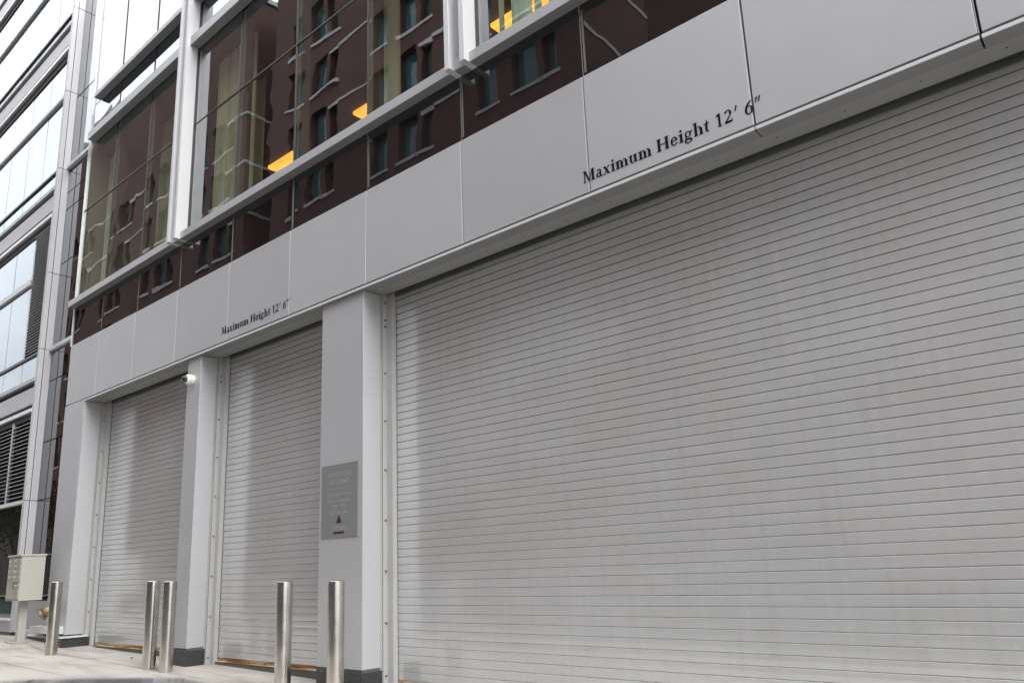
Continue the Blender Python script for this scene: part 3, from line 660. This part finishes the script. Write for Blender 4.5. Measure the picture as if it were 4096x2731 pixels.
# trees across the street, mirrored in the low glass at far left
def tree(x, y, h, seed, label):
    rnd = random.Random(seed); root = thing('street_tree', label, 'tree', (x, y, 0), 'autumn trees across the street')
    b = MB(); z0 = gz(x) - .1
    def limb(p, d, l, r, lev):
        n = 6; q = p + d * l; up_ = d.orthogonal().normalized(); sd_ = d.cross(up_).normalized()
        vs = [p + (up_ * math.cos(a) + sd_ * math.sin(a)) * r for a in [2 * math.pi * i / n for i in range(n)]] + [q + (up_ * math.cos(a) + sd_ * math.sin(a)) * r * .6 for a in [2 * math.pi * i / n for i in range(n)]]
        b.add(vs, [(i, (i + 1) % n, n + (i + 1) % n, n + i) for i in range(n)])
        tips.append(q)
        if lev < 4:
            for _ in range(3 if lev < 3 else 2):
                nd = (d + Vector((rnd.uniform(-.8, .8), rnd.uniform(-.8, .8), rnd.uniform(-.1, .6)))).normalized(); limb(q, nd, l * rnd.uniform(.6, .8), r * .55, lev + 1)
    tips = []; limb(Vector((0, 0, z0)), Vector((0, 0, 1)), h * .32, .16, 0)
    b.build('trunk', M['bark'], root, loc=(0, 0, 0))
    c = MB()
    for t_ in tips[8:]:
        for _ in range(34):
            p = t_ + Vector((rnd.gauss(0, .45), rnd.gauss(0, .45), rnd.gauss(0, .4))); a = Vector((rnd.uniform(-1, 1), rnd.uniform(-1, 1), rnd.uniform(-1, 1))).normalized() * .13; e = a.orthogonal().normalized() * .10
            c.add([p - a, p + e, p + a, p - e], [(0, 1, 2, 3)])
    c.build('crown', M['leaf'], root, loc=(0, 0, 0))
tree(-52.5, -12.6, 7.5, 3, 'orange autumn tree nearest the tall brick block, mirrored in low corner glass')
tree(-57, -13.0, 7, 5, 'thin brown autumn tree second along the far kerb, mirrored under the louvres')
tree(-61.5, -12.6, 8, 8, 'tall autumn tree third along the far kerb, mirrored beside the letterbox')
tree(-66, -13.2, 7.5, 11, 'bushy rust coloured tree fourth along the far kerb, mirrored in street level glass')
tree(-71, -12.8, 8, 15, 'farthest autumn tree down the street, mirrored at the frame edge')

# ------------------------------------------------------------------ bollards
def bollard(x, y, zt, label, proto=None, dents=False):
    zb_ = gz(x) - .12
    if proto is None:
        root = thing('bollard', label, 'bollard', (x, y, 0), 'steel bollards in front of the shutters')
        b = MB(); r = .0765; b.lathe([(r, -.12), (r, 1.0)], (0, 0, 0), 'Z', 48); b.build('post', M['steel'], root, loc=(0, 0, 0), smooth=True)
        b = MB(); b.lathe([(.0765, 1.0004), (.0762, 1.004), (.071, 1.009), (.04, 1.013), (.001, 1.014)], (0, 0, 0), 'Z', 48); b.build('cap', M['steel'], root, loc=(0, 0, 0), smooth=True)
    else:
        root = proto.copy(); col.objects.link(root); tag(root, label)
        for ch in list(proto.children):
            c = ch.copy(); col.objects.link(c); c.parent = root
    root.location = (x, y, zt - 1.01); root.rotation_euler = (0, 0, random.uniform(0, 6)); return root
b0 = bollard(-12.30, -.41, 1.05, 'steel bollard standing alone beside the letterbox at far left')
bollard(-9.56, -.30, 1.011, 'left post of the close pair of steel bollards before the narrow pillar', b0)
bollard(-9.13, -.30, 1.001, 'right post of the close pair of steel bollards before the narrow pillar', b0)
bollard(-6.70, -.35, .961, 'steel bollard in front of the middle shutter, left of the wide pillar', b0)
bl = bollard(-5.885, -.35, .954, 'steel bollard in front of the wide pillar below the gray sign', b0)

# ------------------------------------------------------------------ letterbox cluster
mx0, mx1, my0, my1 = -14.06, -13.50, -.52, -.18; mz0, mz1 = .790, 1.452; mc = (-13.78, -.35, gz(-13.78))
mb = thing('cluster_letterbox', 'cream cluster letterbox with many small doors on a pedestal', 'letterbox', mc)
b = MB(); b.box(mx0, mx1, my0 + .012, my1, mz0, mz1); b.build('cabinet', M['box_cream'], mb, bevel=.004)
b = MB(); b.prism_x([(my0 - .012, mz1 + .001), (my0 - .012, mz1 + .028), (my1 + .012, mz1 + .034), (my1 + .012, mz1 + .001)], mx0 - .012, mx1 + .010); b.build('lid', M['box_cream'], mb, bevel=.002)
b = MB(); b.box(-13.83, -13.73, -.40, -.29, gz(-13.78), mz0); b.build('pedestal', M['box_cream'], mb, bevel=.003)
b = MB(); b.box(-13.92, -13.62, -.50, -.20, gz(-13.78) - .04, gz(-13.78) + .02)
for sx in (-13.92, -13.64):
    b.lathe([(.012, gz(-13.78) + .02), (.012, gz(-13.78) + .04)], (sx, -.49, 0), 'Z', 8)
b.build('base_plate', M['box_cream2'], mb)
pr = None
def door(x0, x1, z0, z1, lock=True):
    b = MB(); b.box(x0, x1, my0 - .002, my0 + .012, z0, z1); d = b.build('door', M['box_cream2'], mb, bevel=.002)
    if lock:
        k = MB(); k.lathe([(.011, my0 - .012), (.011, my0 - .002)], (x0 + (x1 - x0) * .18, 0, (z0 + z1) / 2), 'Y', 10); k.build('lock', M['chrome'], d)
        k = MB(); k.box(x0 + (x1 - x0) * .6, x0 + (x1 - x0) * .66, my0 - .004, my0 - .0025, (z0 + z1) / 2 - .015, (z0 + z1) / 2 + .015); k.build('number_plate', M['frame_dark'], d)
hw = (mx1 - mx0) / 2
for c in range(2):
    X0 = mx0 + .03 + c * (hw - .012)
    for r_ in range(4):
        z1 = mz1 - .025 - r_ * .082; door(X0, X0 + hw - .035, z1 - .074, z1)
door(mx0 + .03, mx0 + hw - .005, mz0 + .03, mz0 + .27); door(mx0 + .03, mx0 + hw - .005, mz0 + .275, mz0 + .305, False)
door(mx0 + hw + .018, mx1 - .017, mz0 + .03, mz0 + .19); door(mx0 + hw + .018, mx1 - .017, mz0 + .197, mz0 + .265, False)
b = MB(); b.prism_x([(my0 - .055, mz0 + .305), (my0 - .055, mz0 + .311), (my0, mz0 + .292), (my0, mz0 + .286)], mx0 + hw + .01, mx1 - .01); b.build('post_slot_flap', M['box_cream'], mb)
b = MB(); b.box(mx0 + hw + .10, mx0 + hw + .15, my0 - .006, my0 - .0025, mz0 + .215, mz0 + .245); b.box(mx0 + hw + .17, mx0 + hw + .20, my0 - .006, my0 - .0025, mz0 + .215, mz0 + .245); b.build('label_stickers', M['ivory'], mb)

# ------------------------------------------------------------------ brass hose inlet in the recess
hi = thing('hose_inlet', 'brass fire hose inlet on a gray bracket behind the leftmost bollard', 'hose inlet', (-13.35, -.1, .3))
b = MB(); b.box(-13.83, -13.28, .02, .055, .40, .86); b.build('bracket', M['grayside'], hi, bevel=.003)
def horn(prof, name):
    b = MB(); b.lathe(prof, (0, 0, 0), 'Z', 28); q = Vector((-.35, -.75, -.55)).to_track_quat('Z', 'Y'); o_ = Vector((-13.34, -.02, .70))
    b.v = [tuple(o_ + q @ Vector(p)) for p in b.v]; return b.build(name, M['brass'], hi, smooth=True)
horn([(.045, 0), (.05, .06), (.075, .12), (.085, .18), (.075, .20)], 'brass_horn'); horn([(.088, .205), (.092, .215), (.092, .25), (.03, .262)], 'brass_cap')

# ------------------------------------------------------------------ security camera
cx, cy, cz = -9.505, .03, 3.565
sc = thing('security_camera', 'small ivory dome security camera high on the narrow pillar', 'camera', (cx, cy, cz))
b = MB(); b.lathe([(.060, 0), (.066, -.008), (.066, -.048), (.060, -.052)], (0, 0, 0), 'Y', 40); b.build('mount_base', M['ivory'], sc, loc=(0, 0, 0), smooth=True)
b = MB(); b.lathe([(.060, -.053), (.064, -.056), (.066, -.075), (.060, -.092), (.048, -.103), (.042, -.105)], (0, 0, 0), 'Y', 40); b.build('ring_housing', M['ivory'], sc, loc=(0, 0, 0), smooth=True)
b = MB(); prof = [(.047 * math.cos(a), -.100 - .052 * math.sin(a)) for a in [R(90) * i / 10 for i in range(11)]]; prof[-1] = (.0008, prof[-1][1]); b.lathe(prof, (0, 0, 0), 'Y', 40); b.build('dome', M['car_glass'], sc, loc=(0, 0, 0), smooth=True)

# ------------------------------------------------------------------ wall sign
sg = thing('wall_sign', 'gray rectangular notice with a purple triangle logo on the wide pillar', 'sign', (-6.35, .03, 1.36))
sx0, sx1, sz0, sz1, sy = -6.645, -6.055, 1.366, 2.098, .022
b = MB(); b.box(sx0, sx1, sy, .0295, sz0, sz1); b.build('sign_plate', M['sign'], sg, bevel=.0015)
def sign_text(s, cx, z, size, wide=1.0):
    cu = bpy.data.curves.new('t', 'FONT'); cu.body = s; cu.size = size; cu.align_x = 'CENTER'; cu.extrude = .0004; o = bpy.data.objects.new('t', cu); col.objects.link(o)
    dg = bpy.context.evaluated_depsgraph_get(); me = bpy.data.meshes.new_from_object(o.evaluated_get(dg)); col.objects.unlink(o); bpy.data.objects.remove(o)
    me.transform(Matrix.Translation((cx, sy - .0008, z)) @ Matrix.Rotation(R(90), 4, 'X') @ Matrix.Diagonal((wide, 1, 1, 1)))
    me.materials.clear(); me.materials.append(M['sign_text']); t_ = bpy.data.objects.new('sign_lettering', me); col.objects.link(t_); t_.parent = sg; t_.location = -wloc(sg)
for s, z, sz, wd in (("VERTEX ONE", 1.970, .072, .92), ("RECEIVING", 1.895, .072, .92), ("50 Northern Avenue", 1.775, .058, .80), ("Hours of Operation:", 1.712, .058, .78), ("7AM - 3PM", 1.652, .058, .8), ("617 341-6100", 1.592, .058, .8), ("VERTEX", 1.438, .062, 1.0)):
    sign_text(s, (sx0 + sx1) / 2, z, sz, wd)
b = MB(); b.box(-6.55, -6.15, sy - .0008, sy - .0001, 1.848, 1.853); b.build('sign_rule', M['sign_text'], sg)
b = MB(); X = (sx0 + sx1) / 2
def prism(b, pts): 
    n = len(pts); b.add([(p[0], sy - .001, p[1]) for p in pts] + [(p[0], sy - .0001, p[1]) for p in pts], [tuple(range(n)), tuple(range(2 * n - 1, n - 1, -1))] + [(i, i + n, (i + 1) % n + n, (i + 1) % n) for i in range(n)])
prism(b, [(X - .043, 1.506), (X + .043, 1.506), (X, 1.590)]); prism(b, [(X - .096, 1.400), (X + .090, 1.400), (X + .080, 1.422), (X - .082, 1.422)]); b.build('logo', M['purple'], sg)

# ------------------------------------------------------------------ small litter
b = MB(); b.add([(0, 0, .002), (.05, .01, .004), (.045, .04, .016), (.0, .03, .006), (.02, .015, .02)], [(0, 1, 4), (1, 2, 4), (2, 3, 4), (3, 0, 4)])
o = b.build('leaf_scrap', M['paper'], None, loc=(-10.8, .02, gz(-10.8))); tag(o, 'small red dry leaf on the sidewalk before the left shutter', 'leaf')

# ------------------------------------------------------------------ parked car in the near foreground
cr = thing('parked_car', 'dark slate car at the kerb, its blurred bonnet edge at the frame bottom', 'car', (-2.9, -4.9, gz(-3) - .15))
cz0 = gz(-3) - .15; CX0, CX1, CY0, CY1 = -5.4, -1.25, -5.58, -3.86
CW = CY1 - CY0; YC = (CY0 + CY1) / 2
stations = [(-5.4, .50, .62, .74), (-5.3, .22, .80, .80), (-4.9, .20, .84, .84), (-4.2, .20, .84, .86), (-3.2, .20, .765, .865), (-2.6, .20, .772, .865), (-2.0, .21, .819, .86), (-1.6, .24, .869, .85), (-1.25, .30, .894, .83), (-1.08, .34, .866, .80), (-.98, .42, .72, .70)]
b = MB(); sec = 14; rings = []
for (x, zl, zh, hw_) in stations:
    ring = []
    for k in range(sec + 1):
        t_ = k / sec; a = math.pi * t_
        yy = math.cos(a); yy = math.copysign(abs(yy) ** .42, yy) * hw_; zz = zl + (zh - zl) * (math.sin(a) ** .38)
        ring.append((x, YC + yy, zz + .0))
    rings.append(ring)
n = sec + 1; b.add([p for r_ in rings for p in r_], [(i * n + k, i * n + k + 1, (i + 1) * n + k + 1, (i + 1) * n + k) for i in range(len(rings) - 1) for k in range(sec)])
b.add(rings[0], [tuple(range(n))]); b.add(rings[-1], [tuple(range(n))[::-1]])
bd = b.build('body', M['car'], cr, smooth=True)
b = MB(); b.add([(-5.0, YC - .62, .95), (-4.55, YC - .55, 1.36), (-3.55, YC - .55, 1.38), (-3.15, YC - .66, .76), (-5.0, YC + .62, .95), (-4.55, YC + .55, 1.36), (-3.55, YC + .55, 1.38), (-3.15, YC + .66, .76)],
    [(0, 1, 2, 3), (7, 6, 5, 4), (0, 4, 5, 1), (2, 6, 7, 3)]); b.build('windows', M['car_glass'], cr)
b = MB(); b.box(-4.56, -3.54, YC - .545, YC + .545, 1.352, 1.385); b.build('roof', M['car'], cr, bevel=.014)
for wx in (-4.7, -2.0):
    for wy in (CY0 + .08, CY1 - .10):
        b = MB(); b.lathe([(.20, -.09), (.30, -.095), (.32, -.07), (.32, .07), (.30, .095), (.20, .09)], (wx, wy, cz0 + .32), 'Y', 28); wh = b.build('wheel', M['rubber'], cr, smooth=True)
        b = MB(); b.lathe([(.19, -.1), (.17, -.08), (.17, .08), (.19, .1)], (wx, wy, cz0 + .32), 'Y', 20); b.build('rim', M['chrome'], wh, smooth=True)
for wy in (YC - .6, YC + .6):
    b = MB(); b.lathe([(.09, -1.08), (.08, -1.0), (.03, -.985)], (0, wy, .52), 'X', 16); b.build('headlight', M['car_lamp'], cr, smooth=True)
